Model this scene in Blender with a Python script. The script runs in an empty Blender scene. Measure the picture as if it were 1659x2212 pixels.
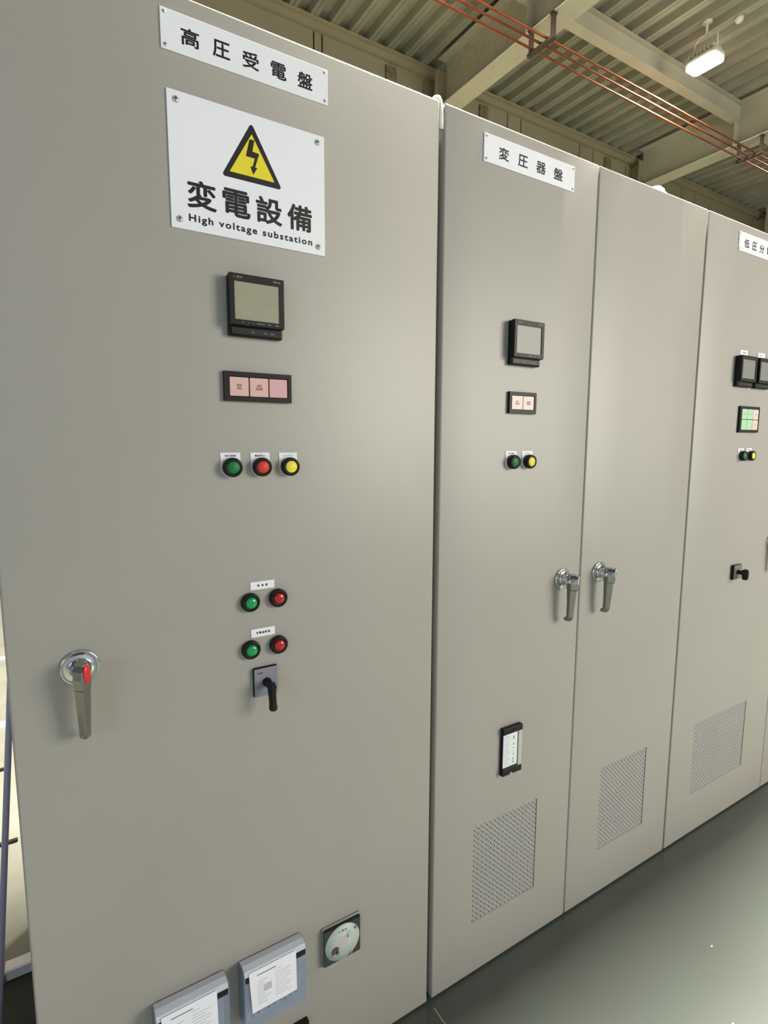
import bpy, bmesh, math, random
from mathutils import Vector, Matrix
random.seed(4)
S = bpy.context.scene
COL = S.collection

# ------------------------------------------------------------------ camera, world, lamps, exposure
cam_d = bpy.data.cameras.new('camera')
cam_d.sensor_fit = 'VERTICAL'
cam_d.sensor_height = 36.0
cam_d.lens = 36.0 * 1200.0 / 2212.0
cam_d.clip_start = 0.02
cam_d.clip_end = 200
cam = bpy.data.objects.new('camera', cam_d)
COL.objects.link(cam)
yaw, pitch, roll = math.radians(31.7288), math.radians(7.1431), math.radians(0.1912)
fwd = Vector((math.sin(yaw) * math.cos(pitch), math.cos(yaw) * math.cos(pitch), -math.sin(pitch)))
rgt = Vector((math.cos(yaw), -math.sin(yaw), 0))
upv = rgt.cross(fwd)
cr, sr = math.cos(roll), math.sin(roll)
r2, u2 = rgt * cr + upv * sr, upv * cr - rgt * sr
m = Matrix.Identity(4)
for i in range(3):
    m[i][0], m[i][1], m[i][2] = r2[i], u2[i], -fwd[i]
m.translation = (-0.8157, -1.0852, 1.5371)
cam.matrix_world = m
S.camera = cam

world = bpy.data.worlds.new('world')
S.world = world
world.use_nodes = True
bgn = world.node_tree.nodes['Background']
bgn.inputs[0].default_value = (0.80, 0.86, 1.0, 1)
bgn.inputs[1].default_value = 0.05

S.view_settings.view_transform = 'Standard'
S.view_settings.look = 'None'
S.view_settings.gamma = 1
S.view_settings.use_curve_mapping = False
S.view_settings.exposure = 0.0

WARM = (1.0, 0.955, 0.84)
COOL = (0.52, 0.72, 1.0)


def area(name, loc, rot, sx, sy, energy, color, spread=math.pi):
    d = bpy.data.lights.new(name, 'AREA')
    d.shape = 'RECTANGLE'
    d.size, d.size_y = sx, sy
    d.energy = energy
    d.color = color
    d.spread = spread
    o = bpy.data.objects.new(name, d)
    o.location = loc
    o.rotation_euler = rot
    COL.objects.link(o)
    return o


# rows of high-bay lamps over the hall (the ones outside the frame)
for lx, ly, e in ((1.65, 0.5, 1750), (5.55, 0.35, 330), (-2.25, 0.35, 40), (-2.25, 2.7, 50), (1.65, 2.7, 400), (9.4, 2.7, 400)):
    area('high_bay_light', (lx, ly, 5.6), (0, 0, 0), 0.3, 0.8, e, WARM)
# unseen area light added behind the camera, right, to brighten the cabinet faces
area('front_fill_light', (4.3, -4.68, 2.65), (math.radians(90), 0, 0), 3.4, 2.6, 360, (1.0, 0.945, 0.82))
# daylight from an unseen source on the camera's left
area('daylight', (-5.6, -4.2, 2.4), (math.radians(84), 0, math.radians(-52)), 2.2, 2.2, 80, COOL)


# ------------------------------------------------------------------ materials
def lin(h):
    h = h.lstrip('#')
    r = []
    for i in (0, 2, 4):
        c = int(h[i:i + 2], 16) / 255
        r.append(c / 12.92 if c <= 0.04045 else ((c + 0.055) / 1.055) ** 2.4)
    return (*r, 1)


MATS = {}


def mat(name, col, rough=0.5, metal=0.0, var=0.0, vscale=8.0, bump=0.0, bscale=200.0, col2=None, spec=0.5,
        trans=0.0, alpha=1.0, emit=0.0, coat=0.0, vlo=0.4, vhi=0.65, detail=4.0, ior=1.45):
    if name in MATS:
        return MATS[name]
    M = bpy.data.materials.new(name)
    M.use_nodes = True
    nt = M.node_tree
    b = nt.nodes['Principled BSDF']
    c = lin(col) if isinstance(col, str) else (*col, 1)
    b.inputs['Base Color'].default_value = c
    b.inputs['Roughness'].default_value = rough
    b.inputs['Metallic'].default_value = metal
    b.inputs['Specular IOR Level'].default_value = spec
    b.inputs['IOR'].default_value = ior
    b.inputs['Transmission Weight'].default_value = trans
    b.inputs['Alpha'].default_value = alpha
    b.inputs['Coat Weight'].default_value = coat
    if emit:
        b.inputs['Emission Color'].default_value = c
        b.inputs['Emission Strength'].default_value = emit
    if var or bump:
        tc = nt.nodes.new('ShaderNodeTexCoord')
    if var:
        n = nt.nodes.new('ShaderNodeTexNoise')
        n.inputs['Scale'].default_value = vscale
        n.inputs['Detail'].default_value = detail
        nt.links.new(tc.outputs['Object'], n.inputs['Vector'])
        rp = nt.nodes.new('ShaderNodeValToRGB')
        rp.color_ramp.elements[0].position = vlo
        rp.color_ramp.elements[1].position = vhi
        c2 = lin(col2) if col2 else tuple(x * (1 - var) for x in c[:3]) + (1,)
        rp.color_ramp.elements[0].color = c
        rp.color_ramp.elements[1].color = tuple(c[i] * (1 - var) + c2[i] * var for i in range(3)) + (1,) if col2 else c2
        nt.links.new(n.outputs['Fac'], rp.inputs['Fac'])
        nt.links.new(rp.outputs['Color'], b.inputs['Base Color'])
    if bump:
        n2 = nt.nodes.new('ShaderNodeTexNoise')
        n2.inputs['Scale'].default_value = bscale
        n2.inputs['Detail'].default_value = 2
        nt.links.new(tc.outputs['Object'], n2.inputs['Vector'])
        bp = nt.nodes.new('ShaderNodeBump')
        bp.inputs['Strength'].default_value = bump
        bp.inputs['Distance'].default_value = 0.001
        nt.links.new(n2.outputs['Fac'], bp.inputs['Height'])
        nt.links.new(bp.outputs['Normal'], b.inputs['Normal'])
    MATS[name] = M
    return M


PAINT = mat('beige_enamel', '#AAA59D', 0.42, spec=0.68, bump=0.10, bscale=420, var=0.03, vscale=3)
PAINT_IN = mat('beige_enamel_inner', '#A9A59A', 0.5, var=0.03)
GRILLE = mat('grey_filter_plate', '#A8A5A1', 0.5, var=0.04)
GRILLE_DENT = mat('grey_dent', '#918E8A', 0.6)
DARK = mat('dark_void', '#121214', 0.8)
BLACK = mat('black_plastic', '#141110', 0.45, spec=0.35, bump=0.06, bscale=900)
BLACK2 = mat('dark_grey_plastic', '#232120', 0.42, spec=0.35)
WHITE = mat('white_acrylic', '#F6F5FC', 0.30, coat=0.1, var=0.02, vscale=6)
WHITE2 = mat('white_label', '#F6F5FB', 0.4)
INK = mat('black_ink', '#151414', 0.5)
FADED = mat('faded_ink', '#8C8890', 0.6)
CHROME = mat('chrome', '#D8D8DA', 0.09, metal=1.0)
CASTZ = mat('satin_chrome', '#A5A5A0', 0.27, metal=1.0)
STEEL = mat('screw_steel', '#D6D2CE', 0.42, metal=0.6)
YELLOW = mat('sign_yellow', '#F1DC32', 0.35)
LCD = mat('lcd_olive', '#9E9A84', 0.40, var=0.05, vscale=30)
LCD2 = mat('lcd_grey_reflection', '#8A8B84', 0.36, var=0.05, vscale=30)  # same kind of screen as LCD, its greyer reflection put into the colour
PINK = mat('pink_window', '#E2B7B2', 0.35, var=0.03)
PINK2 = mat('rose_window', '#DFABB2', 0.35, var=0.03)
PINK3 = mat('pale_pink_window', '#EAD2C8', 0.35)
MINT = mat('mint_window', '#B9DFB6', 0.35)
PINKINK = mat('pink_ink', '#9A7876', 0.6)
PALEINK = mat('pale_pink_ink', '#C29A98', 0.6)
MINTINK = mat('mint_ink', '#93B794', 0.6)
GREEN = mat('green_cap', '#117339', 0.5)
RED = mat('red_cap', '#D9362C', 0.5)
YEL = mat('yellow_cap', '#F7E54C', 0.5)
LGREEN = mat('green_lens', '#0FA155', 0.12, coat=0.6, var=0.35, vscale=120)
LRED = mat('red_lens', '#B8201C', 0.12, coat=0.6, var=0.35, vscale=120)
REDDOT = mat('red_button', '#D42A20', 0.3, coat=0.4)
GREYPLATE = mat('grey_switch_plate', '#8F8F9C', 0.36, metal=0.1, var=0.06, vscale=40)


def clear(name, tint, gloss, base, rough=0.12):
    """thin clear plastic: see-through with a faint body and a gloss"""
    M = bpy.data.materials.new(name)
    M.use_nodes = True
    nt = M.node_tree
    p = nt.nodes['Principled BSDF']
    p.inputs['Base Color'].default_value = lin(base)
    p.inputs['Roughness'].default_value = rough
    tr = nt.nodes.new('ShaderNodeBsdfTransparent')
    tr.inputs['Color'].default_value = lin(tint)
    mx = nt.nodes.new('ShaderNodeMixShader')
    mx.inputs['Fac'].default_value = gloss
    nt.links.new(tr.outputs[0], mx.inputs[1])
    nt.links.new(p.outputs[0], mx.inputs[2])
    nt.links.new(mx.outputs[0], nt.nodes['Material Output'].inputs['Surface'])
    MATS[name] = M
    return M


CLEARBOX = clear('clear_plastic', '#F2F6FC', 0.22, '#C6CEDC')
CLEARSHEET = clear('clear_sheet', '#FDFEFD', 0.035, '#D4DAD8', 0.08)
MILKY = mat('milky_plastic', '#CFD5E2', 0.3)
DEVGREY = mat('device_grey', '#B2B6BE', 0.4, var=0.10, vscale=45)
PAPER = mat('paper', '#F8F7FF', 0.7)
PAPERINK = mat('paper_grey_print', '#C9C6D3', 0.7)
PAPERPINK = mat('paper_pink_print', '#D3C4CA', 0.7)
MAROON = mat('maroon_mark', '#5A2A30', 0.4)
DIALW = mat('dial_white', '#D3D9D6', 0.4, var=0.05, vscale=60)
LUGW = mat('white_caulk', '#F1EEDF', 0.5, bump=0.3, bscale=90)
FLOORG = mat('green_epoxy', '#4B514B', 0.32, var=0.10, vscale=1.6, coat=0.12, bump=0.02, bscale=60)
CONC = mat('pale_concrete', '#76766D', 0.7, var=0.5, vscale=5, col2='#545349', bump=0.2, bscale=60, vlo=0.45, vhi=0.8)
DECK = mat('deck_paint', '#8E8D7C', 0.36, var=0.22, vscale=1.8)
BEAM = mat('beam_paint', '#ADAA96', 0.5, var=0.12, vscale=2.0)
BEAMR = mat('beam_paint_rusty', '#ADAA96', 0.5, var=0.35, vscale=14, col2='#7E6B42', vlo=0.52, vhi=0.75)
WALLM = mat('wall_panel', '#938B70', 0.6, var=0.10, vscale=1.2)
WALLD = mat('wall_joint', '#2E2818', 0.8)
COLM = mat('column_paint', '#978C6E', 0.6, var=0.12, vscale=3)
ROOMW = mat('room_wall', '#727C88', 0.8, var=0.05)
COPPER = mat('copper_pipe', '#905038', 0.35, metal=0.85, var=0.25, vscale=6)
IRON = mat('dark_iron', '#2B211A', 0.55)
LAMPM = mat('lamp_glow', '#FFFBEE', 0.5, emit=38)
LAMPH = mat('lamp_housing', '#C7C2B4', 0.4)
HOSE = mat('violet_grey_tube', '#9C9AB4', 0.22, coat=0.3)
PINKBAR = mat('whitewashed_timber', '#D5CCC8', 0.7, var=0.08, vscale=30)
SHADOW_DARK = mat('shadow_dark', '#1B1B19', 0.7, var=0.3, vscale=9)
WHITELINE = mat('white_line', '#F4F2E4', 0.6)


# ------------------------------------------------------------------ mesh helpers
class MB:
    """collects geometry, with a material slot per piece"""
    def __init__(s):
        s.bm = bmesh.new()
        s.mats = []

    def _mi(s, m):
        if m not in s.mats:
            s.mats.append(m)
        return s.mats.index(m)

    def _merge(s, tmp, m, smooth):
        mi = s._mi(m)
        for f in tmp.faces:
            f.material_index = mi
            f.smooth = smooth
        me = bpy.data.meshes.new('t')
        tmp.to_mesh(me)
        tmp.free()
        s.bm.from_mesh(me)
        bpy.data.meshes.remove(me)

    def box(s, x0, x1, y0, y1, z0, z1, m, bev=0.0, seg=2, smooth=False):
        t = bmesh.new()
        bmesh.ops.create_cube(t, size=1)
        for v in t.verts:
            v.co = Vector(((x0 + x1) / 2 + v.co.x * (x1 - x0), (y0 + y1) / 2 + v.co.y * (y1 - y0), (z0 + z1) / 2 + v.co.z * (z1 - z0)))
        if bev:
            bmesh.ops.bevel(t, geom=t.edges[:], offset=bev, segments=seg, profile=0.5, affect='EDGES')
        s._merge(t, m, smooth or bool(bev and seg > 2))
        return s

    def lathe(s, prof, m, axis='y', seg=40, at=(0, 0, 0), smooth=True, sx=1.0, sz=1.0):
        """prof: (radius, along) pairs; axis y: along = y"""
        t = bmesh.new()
        rings = []
        for r, a in prof:
            if r < 1e-7:
                rings.append([t.verts.new(s._ax(0, 0, a, axis, at))])
            else:
                rings.append([t.verts.new(s._ax(r * math.cos(2 * math.pi * k / seg) * sx, r * math.sin(2 * math.pi * k / seg) * sz, a, axis, at)) for k in range(seg)])
        for A, B in zip(rings, rings[1:]):
            for k in range(seg):
                k2 = (k + 1) % seg
                if len(A) == 1 and len(B) == 1:
                    continue
                if len(A) == 1:
                    t.faces.new((A[0], B[k], B[k2]))
                elif len(B) == 1:
                    t.faces.new((A[k], B[0], A[k2]))
                else:
                    t.faces.new((A[k], B[k], B[k2], A[k2]))
        if len(rings[0]) > 1:
            t.faces.new(rings[0])
        if len(rings[-1]) > 1:
            t.faces.new(rings[-1][::-1])
        bmesh.ops.recalc_face_normals(t, faces=t.faces[:])
        s._merge(t, m, smooth)
        return s

    @staticmethod
    def _ax(u, v, a, axis, at):
        p = {'y': (u, a, v), 'z': (u, v, a), 'x': (a, u, v)}[axis]
        return (p[0] + at[0], p[1] + at[1], p[2] + at[2])

    def prism(s, pts, y0, y1, m, bev=0.0, seg=3, smooth=False):
        """polygon in x,z extruded from y0 to y1"""
        t = bmesh.new()
        a = [t.verts.new((x, y0, z)) for x, z in pts]
        b = [t.verts.new((x, y1, z)) for x, z in pts]
        n = len(pts)
        t.faces.new(a)
        t.faces.new(b[::-1])
        for i in range(n):
            j = (i + 1) % n
            t.faces.new((a[i], b[i], b[j], a[j]))
        bmesh.ops.recalc_face_normals(t, faces=t.faces[:])
        if bev:
            bmesh.ops.bevel(t, geom=t.edges[:], offset=bev, segments=seg, profile=0.5, affect='EDGES')
        s._merge(t, m, smooth)
        return s

    def prism_x(s, pts, x0, x1, m):
        """polygon in y,z extruded along x"""
        t = bmesh.new()
        a = [t.verts.new((x0, y, z)) for y, z in pts]
        b = [t.verts.new((x1, y, z)) for y, z in pts]
        n = len(pts)
        t.faces.new(a)
        t.faces.new(b[::-1])
        for i in range(n):
            j = (i + 1) % n
            t.faces.new((a[i], b[i], b[j], a[j]))
        bmesh.ops.recalc_face_normals(t, faces=t.faces[:])
        s._merge(t, m, False)
        return s

    def loft(s, rings, m, smooth=False):
        t = bmesh.new()
        R = [[t.verts.new(p) for p in r] for r in rings]
        n = len(R[0])
        for A, B in zip(R, R[1:]):
            for i in range(n):
                j = (i + 1) % n
                t.faces.new((A[i], A[j], B[j], B[i]))
        t.faces.new(R[0][::-1])
        t.faces.new(R[-1])
        bmesh.ops.recalc_face_normals(t, faces=t.faces[:])
        s._merge(t, m, smooth)
        return s

    def tube(s, pts, r, m, seg=16):
        P = [Vector(p) for p in pts]
        rings = []
        prev = None
        for i, p in enumerate(P):
            d = (P[min(i + 1, len(P) - 1)] - P[max(i - 1, 0)]).normalized()
            if prev is None:
                a = Vector((0, 0, 1)) if abs(d.z) < 0.9 else Vector((1, 0, 0))
                u = d.cross(a).normalized()
            else:
                u = (prev - d * prev.dot(d)).normalized()
            prev = u
            w = d.cross(u)
            rings.append([p + (u * math.cos(2 * math.pi * k / seg) + w * math.sin(2 * math.pi * k / seg)) * r for k in range(seg)])
        return s.loft(rings, m, True)

    def raw(s, verts, faces, m, smooth=False):
        t = bmesh.new()
        V = [t.verts.new(v) for v in verts]
        for f in faces:
            t.faces.new([V[i] for i in f])
        s._merge(t, m, smooth)
        return s

    def text(s, txt, x0, x1, z0, z1, y, m, bold=0.0, space=1.0):
        """lettering filled into the box x0..x1, z0..z1 on the plane y, reading from -y"""
        cu = bpy.data.curves.new('t', 'FONT')
        cu.body = txt
        cu.size = 1.0
        cu.space_character = space
        cu.resolution_u = 3
        ob = bpy.data.objects.new('t', cu)
        COL.objects.link(ob)
        dg = bpy.context.evaluated_depsgraph_get()
        me = bpy.data.meshes.new_from_object(ob.evaluated_get(dg))
        xs = [v.co.x for v in me.vertices]
        ys = [v.co.y for v in me.vertices]
        if xs:
            ax, bx, ay, by = min(xs), max(xs), min(ys), max(ys)
            kx, kz = (x1 - x0) / max(bx - ax, 1e-6), (z1 - z0) / max(by - ay, 1e-6)
            # heavier weight: the outline is repeated with small shifts in the same plane
            w = bold * (z1 - z0)
            kx, kz = kx * (1 - 2 * w / max(x1 - x0, 1e-9)), kz * (1 - 2 * bold)
            cx, cz = (x0 + x1) / 2, (z0 + z1) / 2
            for v in me.vertices:
                v.co = Vector((cx + (v.co.x - (ax + bx) / 2) * kx, y, cz + (v.co.y - (ay + by) / 2) * kz))
            mi = s._mi(m)
            me.materials.clear()
            for p in me.polygons:
                p.material_index = mi
            base = [v.co.copy() for v in me.vertices]
            sh = [(0, 0)] if not bold else [(0, 0)] + [(math.cos(k * math.pi / 4), math.sin(k * math.pi / 4)) for k in range(8)]
            for k, (ux, uz) in enumerate(sh):
                for v, c in zip(me.vertices, base):
                    v.co = c + Vector((ux * w, -1e-6 * k, uz * w))
                s.bm.from_mesh(me)
        bpy.data.objects.remove(ob)
        bpy.data.curves.remove(cu)
        bpy.data.meshes.remove(me)
        return s

    def chars(s, txt, cx, dx, zc, w, h, y, m, bold=0.0):
        for i, ch in enumerate(txt):
            x = cx + (i - (len(txt) - 1) / 2) * dx
            s.text(ch, x - w / 2, x + w / 2, zc - h / 2, zc + h / 2, y, m, bold)
        return s

    def obj(s, name, parent=None, loc=None):
        me = bpy.data.meshes.new(name)
        s.bm.to_mesh(me)
        s.bm.free()
        for m in s.mats:
            me.materials.append(m)
        o = bpy.data.objects.new(name, me)
        COL.objects.link(o)
        if parent:
            o.parent = parent
        if loc:
            o.location = loc
        return o


def thing(name, label, cat, loc=(0, 0, 0), group=None):
    o = bpy.data.objects.new(name, None)
    o.empty_display_size = 0.05
    COL.objects.link(o)
    o.location = loc
    return tag(o, label, cat, group)


def tag(o, label=None, cat=None, group=None, kind=None):
    if label:
        o['label'] = label
    if cat:
        o['category'] = cat
    if group:
        o['group'] = group
    if kind:
        o['kind'] = kind
    return o


def struct(o, label=None, cat=None):
    return tag(o, label, cat, None, 'structure')


# ------------------------------------------------------------------ room shell
DECK_Z = 6.05
YW = 4.95
b = MB()
b.box(-0.905, 15.0, -8.0, YW, -0.1, 0.0, FLOORG)
struct(b.obj('floor'), 'glossy grey green painted floor in front of the switchgear', 'floor')
b = MB()
b.box(-8.0, -0.905, -8.0, YW, -0.1, 0.0, CONC)
struct(b.obj('floor'), 'pale stained concrete floor behind the left edge of the cabinets', 'floor')

# corrugated roof deck (ribs run front to back)
PITCH = 0.24
verts, faces = [], []
prof = []
k0 = int((-8 - 1.85) / PITCH)
for k in range(k0, int((15 - 1.85) / PITCH)):
    c = 1.85 + k * PITCH
    prof += [(c - 0.075, DECK_Z), (c - 0.052, DECK_Z + 0.075), (c + 0.052, DECK_Z + 0.075), (c + 0.075, DECK_Z)]
    prof += [(c + 0.115, DECK_Z), (c + 0.12, DECK_Z + 0.008), (c + 0.125, DECK_Z)]
for x, z in prof:
    verts += [(x, -8.0, z), (x, YW + 0.05, z)]
for i in range(len(prof) - 1):
    faces.append((2 * i, 2 * i + 1, 2 * i + 3, 2 * i + 2))
n0 = len(verts)
b = MB()
b.raw(verts, faces, DECK)
b.box(-8.0, 15.0, -8.0, YW + 0.1, DECK_Z + 0.085, DECK_Z + 0.2, DECK)
struct(b.obj('ceiling'), 'olive corrugated metal roof deck over the hall', 'ceiling')

# back wall of panels with dark open joints
joints = [-4.1, -3.85, -0.7, -0.45, 2.0, 2.10, 4.86, 5.11, 6.32, 6.63, 8.98, 9.38, 12.2, 12.5]
b = MB()
b.box(-8.0, 15.0, YW + 0.02, YW + 0.12, 0, DECK_Z + 0.09, WALLD)
xs = [-8.0] + joints + [15.0]
for a, c in zip(xs, xs[1:]):
    b.box(a + 0.009, c - 0.009, YW, YW + 0.03, 0, DECK_Z + 0.07, WALLM)
struct(b.obj('wall_back'), 'dim panelled wall behind the cabinets', 'wall')
b = MB()
b.box(-8.0, 15.0, YW - 0.05, YW, DECK_Z - 0.10, DECK_Z - 0.004, WALLM)
b.box(-8.0, 15.0, YW - 0.09, YW - 0.05, DECK_Z - 0.03, DECK_Z - 0.004, COLM)
struct(b.obj('trim_1'), 'narrow steel ledge along the top of the back wall', 'trim')
for nm, x0, x1, y0, y1 in (('wall_left', -8.1, -8.0, -8.0, YW), ('wall_right', 15.0, 15.1, -8.0, YW), ('wall_front', -8.0, 15.0, -4.85, -4.75)):
    b = MB()
    b.box(x0, x1, y0, y1, 0, DECK_Z + 0.1, ROOMW)
    struct(b.obj(nm), 'pale hall wall outside the view', 'wall')


def ibeam(mb, axis, p, q0, q1, z0, z1, w, m, tf=0.012, tw=0.008):
    """I section; axis y: runs along y at x = p"""
    def bx(a0, a1, zz0, zz1):
        if axis == 'y':
            mb.box(a0, a1, q0, q1, zz0, zz1, m)
        else:
            mb.box(q0, q1, a0, a1, zz0, zz1, m)
    bx(p - w / 2, p + w / 2, z0, z0 + tf)
    bx(p - w / 2, p + w / 2, z1 - tf, z1)
    bx(p - tw / 2, p + tw / 2, z0 + tf, z1 - tf)


GX = (-0.35, 3.62, 7.50, 11.4)
JY = 3.285
glab = {3.62: 'olive steel girder crossing the ceiling above the first two cabinets',
        7.50: 'olive steel girder crossing the ceiling beyond the bright lamp'}
for gx in (3.62, 7.50, 11.4):
    b = MB()
    ibeam(b, 'y', gx, -8.0, 4.70, 5.50, DECK_Z - 0.003, 0.25, BEAMR if gx < 5 else BEAM)
    g = struct(b.obj('roof_girder'), glab.get(gx, 'far olive steel girder beyond the view to the right'), 'girder')
    b = MB()
    for sgn in (-1, 1):
        x0, x1 = sorted((gx + sgn * 0.005, gx + sgn * 0.115))
        b.box(x0, x1, JY - 0.005, JY + 0.005, 5.513, DECK_Z - 0.016, BEAM)
    b.obj('stiffener_plate', g)
for x0, x1, lab in ((-0.2, 3.612, 'olive ceiling joist ending at the girder above the first cabinet'),
                    (3.628, 7.492, 'long olive ceiling joist running below the bright lamp'),
                    (7.508, 11.39, 'far olive ceiling joist beyond the second girder')):
    b = MB()
    ibeam(b, 'x', JY, x0, x1, 5.815, DECK_Z - 0.003, 0.12, BEAM, 0.009, 0.006)
    struct(b.obj('roof_joist'), lab, 'joist')
for cx, lab in ((3.60, 'dark steel column on the back wall above the first cabinet'),
                (7.55, 'dark steel column on the back wall above the middle cabinet'),
                (11.55, 'dark steel column on the back wall above the far cabinet')):
    b = MB()
    b.box(cx - 0.14, cx + 0.14, 4.70, 4.715, 0, DECK_Z - 0.14, COLM)
    b.box(cx - 0.14, cx + 0.14, 4.925, 4.94, 0, DECK_Z - 0.14, COLM)
    b.box(cx - 0.007, cx + 0.007, 4.715, 4.925, 0, DECK_Z - 0.14, COLM)
    struct(b.obj('steel_column'), lab, 'column')
for px, lab in ((4.42, 'mottled rusty wall post right of the first girder'), (6.95, 'mottled rusty wall post left of the second column'),
                (2.98, 'mottled rusty wall post left of the first column')):
    b = MB()
    b.box(px - 0.07, px + 0.07, YW - 0.03, YW - 0.002, 0, DECK_Z - 0.14, mat('rusty_post', '#7E7357', 0.7, var=0.6, vscale=16, col2='#4A3D22'))
    struct(b.obj('wall_post'), lab, 'post')


# ------------------------------------------------------------------ ceiling services
def pipe_hanger(gx, lab):
    t = thing('pipe_hanger', lab, 'pipe hanger', (gx, 0, 0), 'pipe hangers under the girders')
    b = MB()
    b.box(-0.025, 0.025, 2.90, 3.235, 5.268, 5.292, IRON)
    b.obj('cross_bar', t)
    for y in (3.205, 2.93):
        b = MB()
        b.box(-0.022, 0.022, y - 0.015, y + 0.015, 5.292, 5.4985, IRON, 0.002, 1)
        b.box(-0.03, 0.03, y - 0.02, y + 0.02, 5.48, 5.4985, IRON)
        b.obj('hanger_leg', t)
    for y in PIPEY:
        b = MB()
        pts = [(0.0, y + 0.017 * math.cos(a), 5.304 + 0.017 * math.sin(a)) for a in [math.pi * k / 10 for k in range(-1, 12)]]
        b.tube(pts, 0.0035, IRON, 8)
        b.obj('pipe_clamp', t)


PIPEY = (3.17, 3.07, 2.985)
for gx, lab in ((3.50, 'black U shaped pipe hanger under the near girder'), (7.40, 'black U shaped pipe hanger under the far girder')):
    pipe_hanger(gx, lab)
for y, lab in zip(PIPEY, ('lowest copper pipe of the three crossing under the girders, nearest the back wall',
                          'middle copper pipe of the three crossing under the girders',
                          'topmost copper pipe of the three crossing under the girders')):
    b = MB()
    b.tube([(x, y, 5.3035 + 0.004 * math.sin(x * 1.3 + y * 9)) for x in [-3 + 0.5 * k for k in range(32)]], 0.0115, COPPER, 14)
    o = b.obj('copper_pipe')
    tag(o, lab, 'pipe', 'copper pipes on the hangers')

# lamp in view
lx, ly, lz = 5.60, 2.70, 5.62
t = thing('high_bay_lamp', 'bright glowing high bay lamp hanging under the corrugated ceiling', 'lamp', (lx, ly, lz))
b = MB()
b.box(-0.10, 0.10, -0.17, 0.17, 0.012, 0.09, LAMPH, 0.03, 4)
for k in range(7):
    b.box(-0.085, 0.085, -0.13 + k * 0.043, -0.122 + k * 0.043, 0.09, 0.13, LAMPH)
b.obj('housing', t)
b = MB()
pts = []
for cx, cy, a0 in ((0.06, 0.12, 0), (-0.06, 0.12, 90), (-0.06, -0.12, 180), (0.06, -0.12, 270)):
    for k in range(7):
        a = math.radians(a0 + 15 * k)
        pts.append((cx + 0.045 * math.cos(a), cy + 0.045 * math.sin(a)))
vs = [(x, y, -0.012) for x, y in pts] + [(x, y, 0.012) for x, y in pts]
n = len(pts)
b.raw(vs, [tuple(range(n))[::-1], tuple(range(n, 2 * n))] + [(i, (i + 1) % n, n + (i + 1) % n, n + i) for i in range(n)], LAMPM)
b.obj('diffuser', t)
b = MB()
b.tube([(0, -0.12, 0.10), (0, -0.12, 0.26), (0, -0.06, 0.30), (0, 0.06, 0.30), (0, 0.12, 0.26), (0, 0.12, 0.10)], 0.011, LAMPH, 10)
b.lathe([(0.012, 0.30), (0.012, DECK_Z - lz - 0.02), (0.05, DECK_Z - lz - 0.02), (0.05, DECK_Z - lz - 0.001)], LAMPH, 'z', 20)
b.obj('bracket', t)
area('lamp_glow_light', (lx, ly, lz - 0.03), (0, 0, 0), 0.16, 0.28, 440, WARM)

b = MB()
b.lathe([(0.045, DECK_Z - 0.001), (0.045, DECK_Z - 0.02), (0.03, DECK_Z - 0.05), (0.0, DECK_Z - 0.055)], LAMPH, 'z', 24, (5.83, 2.49, 0))  # small dome added for a pale ring above the lamp
tag(b.obj('pale_dome'), 'small pale round dome on the roof deck above the lamp', 'ceiling fitting')

# ------------------------------------------------------------------ cabinets
H = 2.30


def handle_mesh(x, z, lens):
    b = MB()
    b.lathe([(0.0325, 0.0), (0.0325, -0.003), (0.0315, -0.0055), (0.0300, -0.0064), (0.0285, -0.0060), (0.0185, -0.0068), (0.0168, -0.0085), (0.0152, -0.012), (0.0145, -0.02), (0.0140, -0.046)], CHROME, 'y', 48, (x, 0, z))
    b.lathe([(0.0145, -0.020), (0.0152, -0.022), (0.0145, -0.024)], CHROME, 'y', 40, (x, 0, z))
    st = [(0.0215, 0.006, -0.032, -0.041), (0.019, 0.0112, -0.028, -0.050), (0.010, 0.0142, -0.025, -0.058), (-0.005, 0.0142, -0.025, -0.0605),
          (-0.022, 0.0132, -0.026, -0.0585), (-0.026, 0.0125, -0.027, -0.0535), (-0.065, 0.0108, -0.0275, -0.050), (-0.106, 0.0090, -0.0265, -0.0455),
          (-0.110, 0.0096, -0.0205, -0.0440), (-0.118, 0.0088, -0.0165, -0.038), (-0.1205, 0.006, -0.0190, -0.033)]
    rings = []
    for dz, hw, yb, yf in st:
        ym = yb + (yf - yb) * 0.55
        rings.append([(x - hw * 0.75, yb, z + dz), (x + hw * 0.75, yb, z + dz), (x + hw, ym, z + dz), (x + 0.0012, yf, z + dz), (x - 0.0012, yf, z + dz), (x - hw, ym, z + dz)])
    b.loft(rings, CASTZ)
    # oval push button on the right facet of the head
    t = bmesh.new()
    bmesh.ops.create_uvsphere(t, u_segments=20, v_segments=12, radius=1)
    nrm = Vector((0.766, -0.643, 0)).normalized()
    tan = Vector((nrm.y, -nrm.x, 0))
    for v in t.verts:
        p = v.co.copy()
        v.co = Vector((x + 0.0073, -0.0520, z + 0.0045)) + tan * p.x * 0.0084 + nrm * p.y * 0.0042 + Vector((0, 0, p.z * 0.0175))
    b._merge(t, lens, True)
    return b


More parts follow.
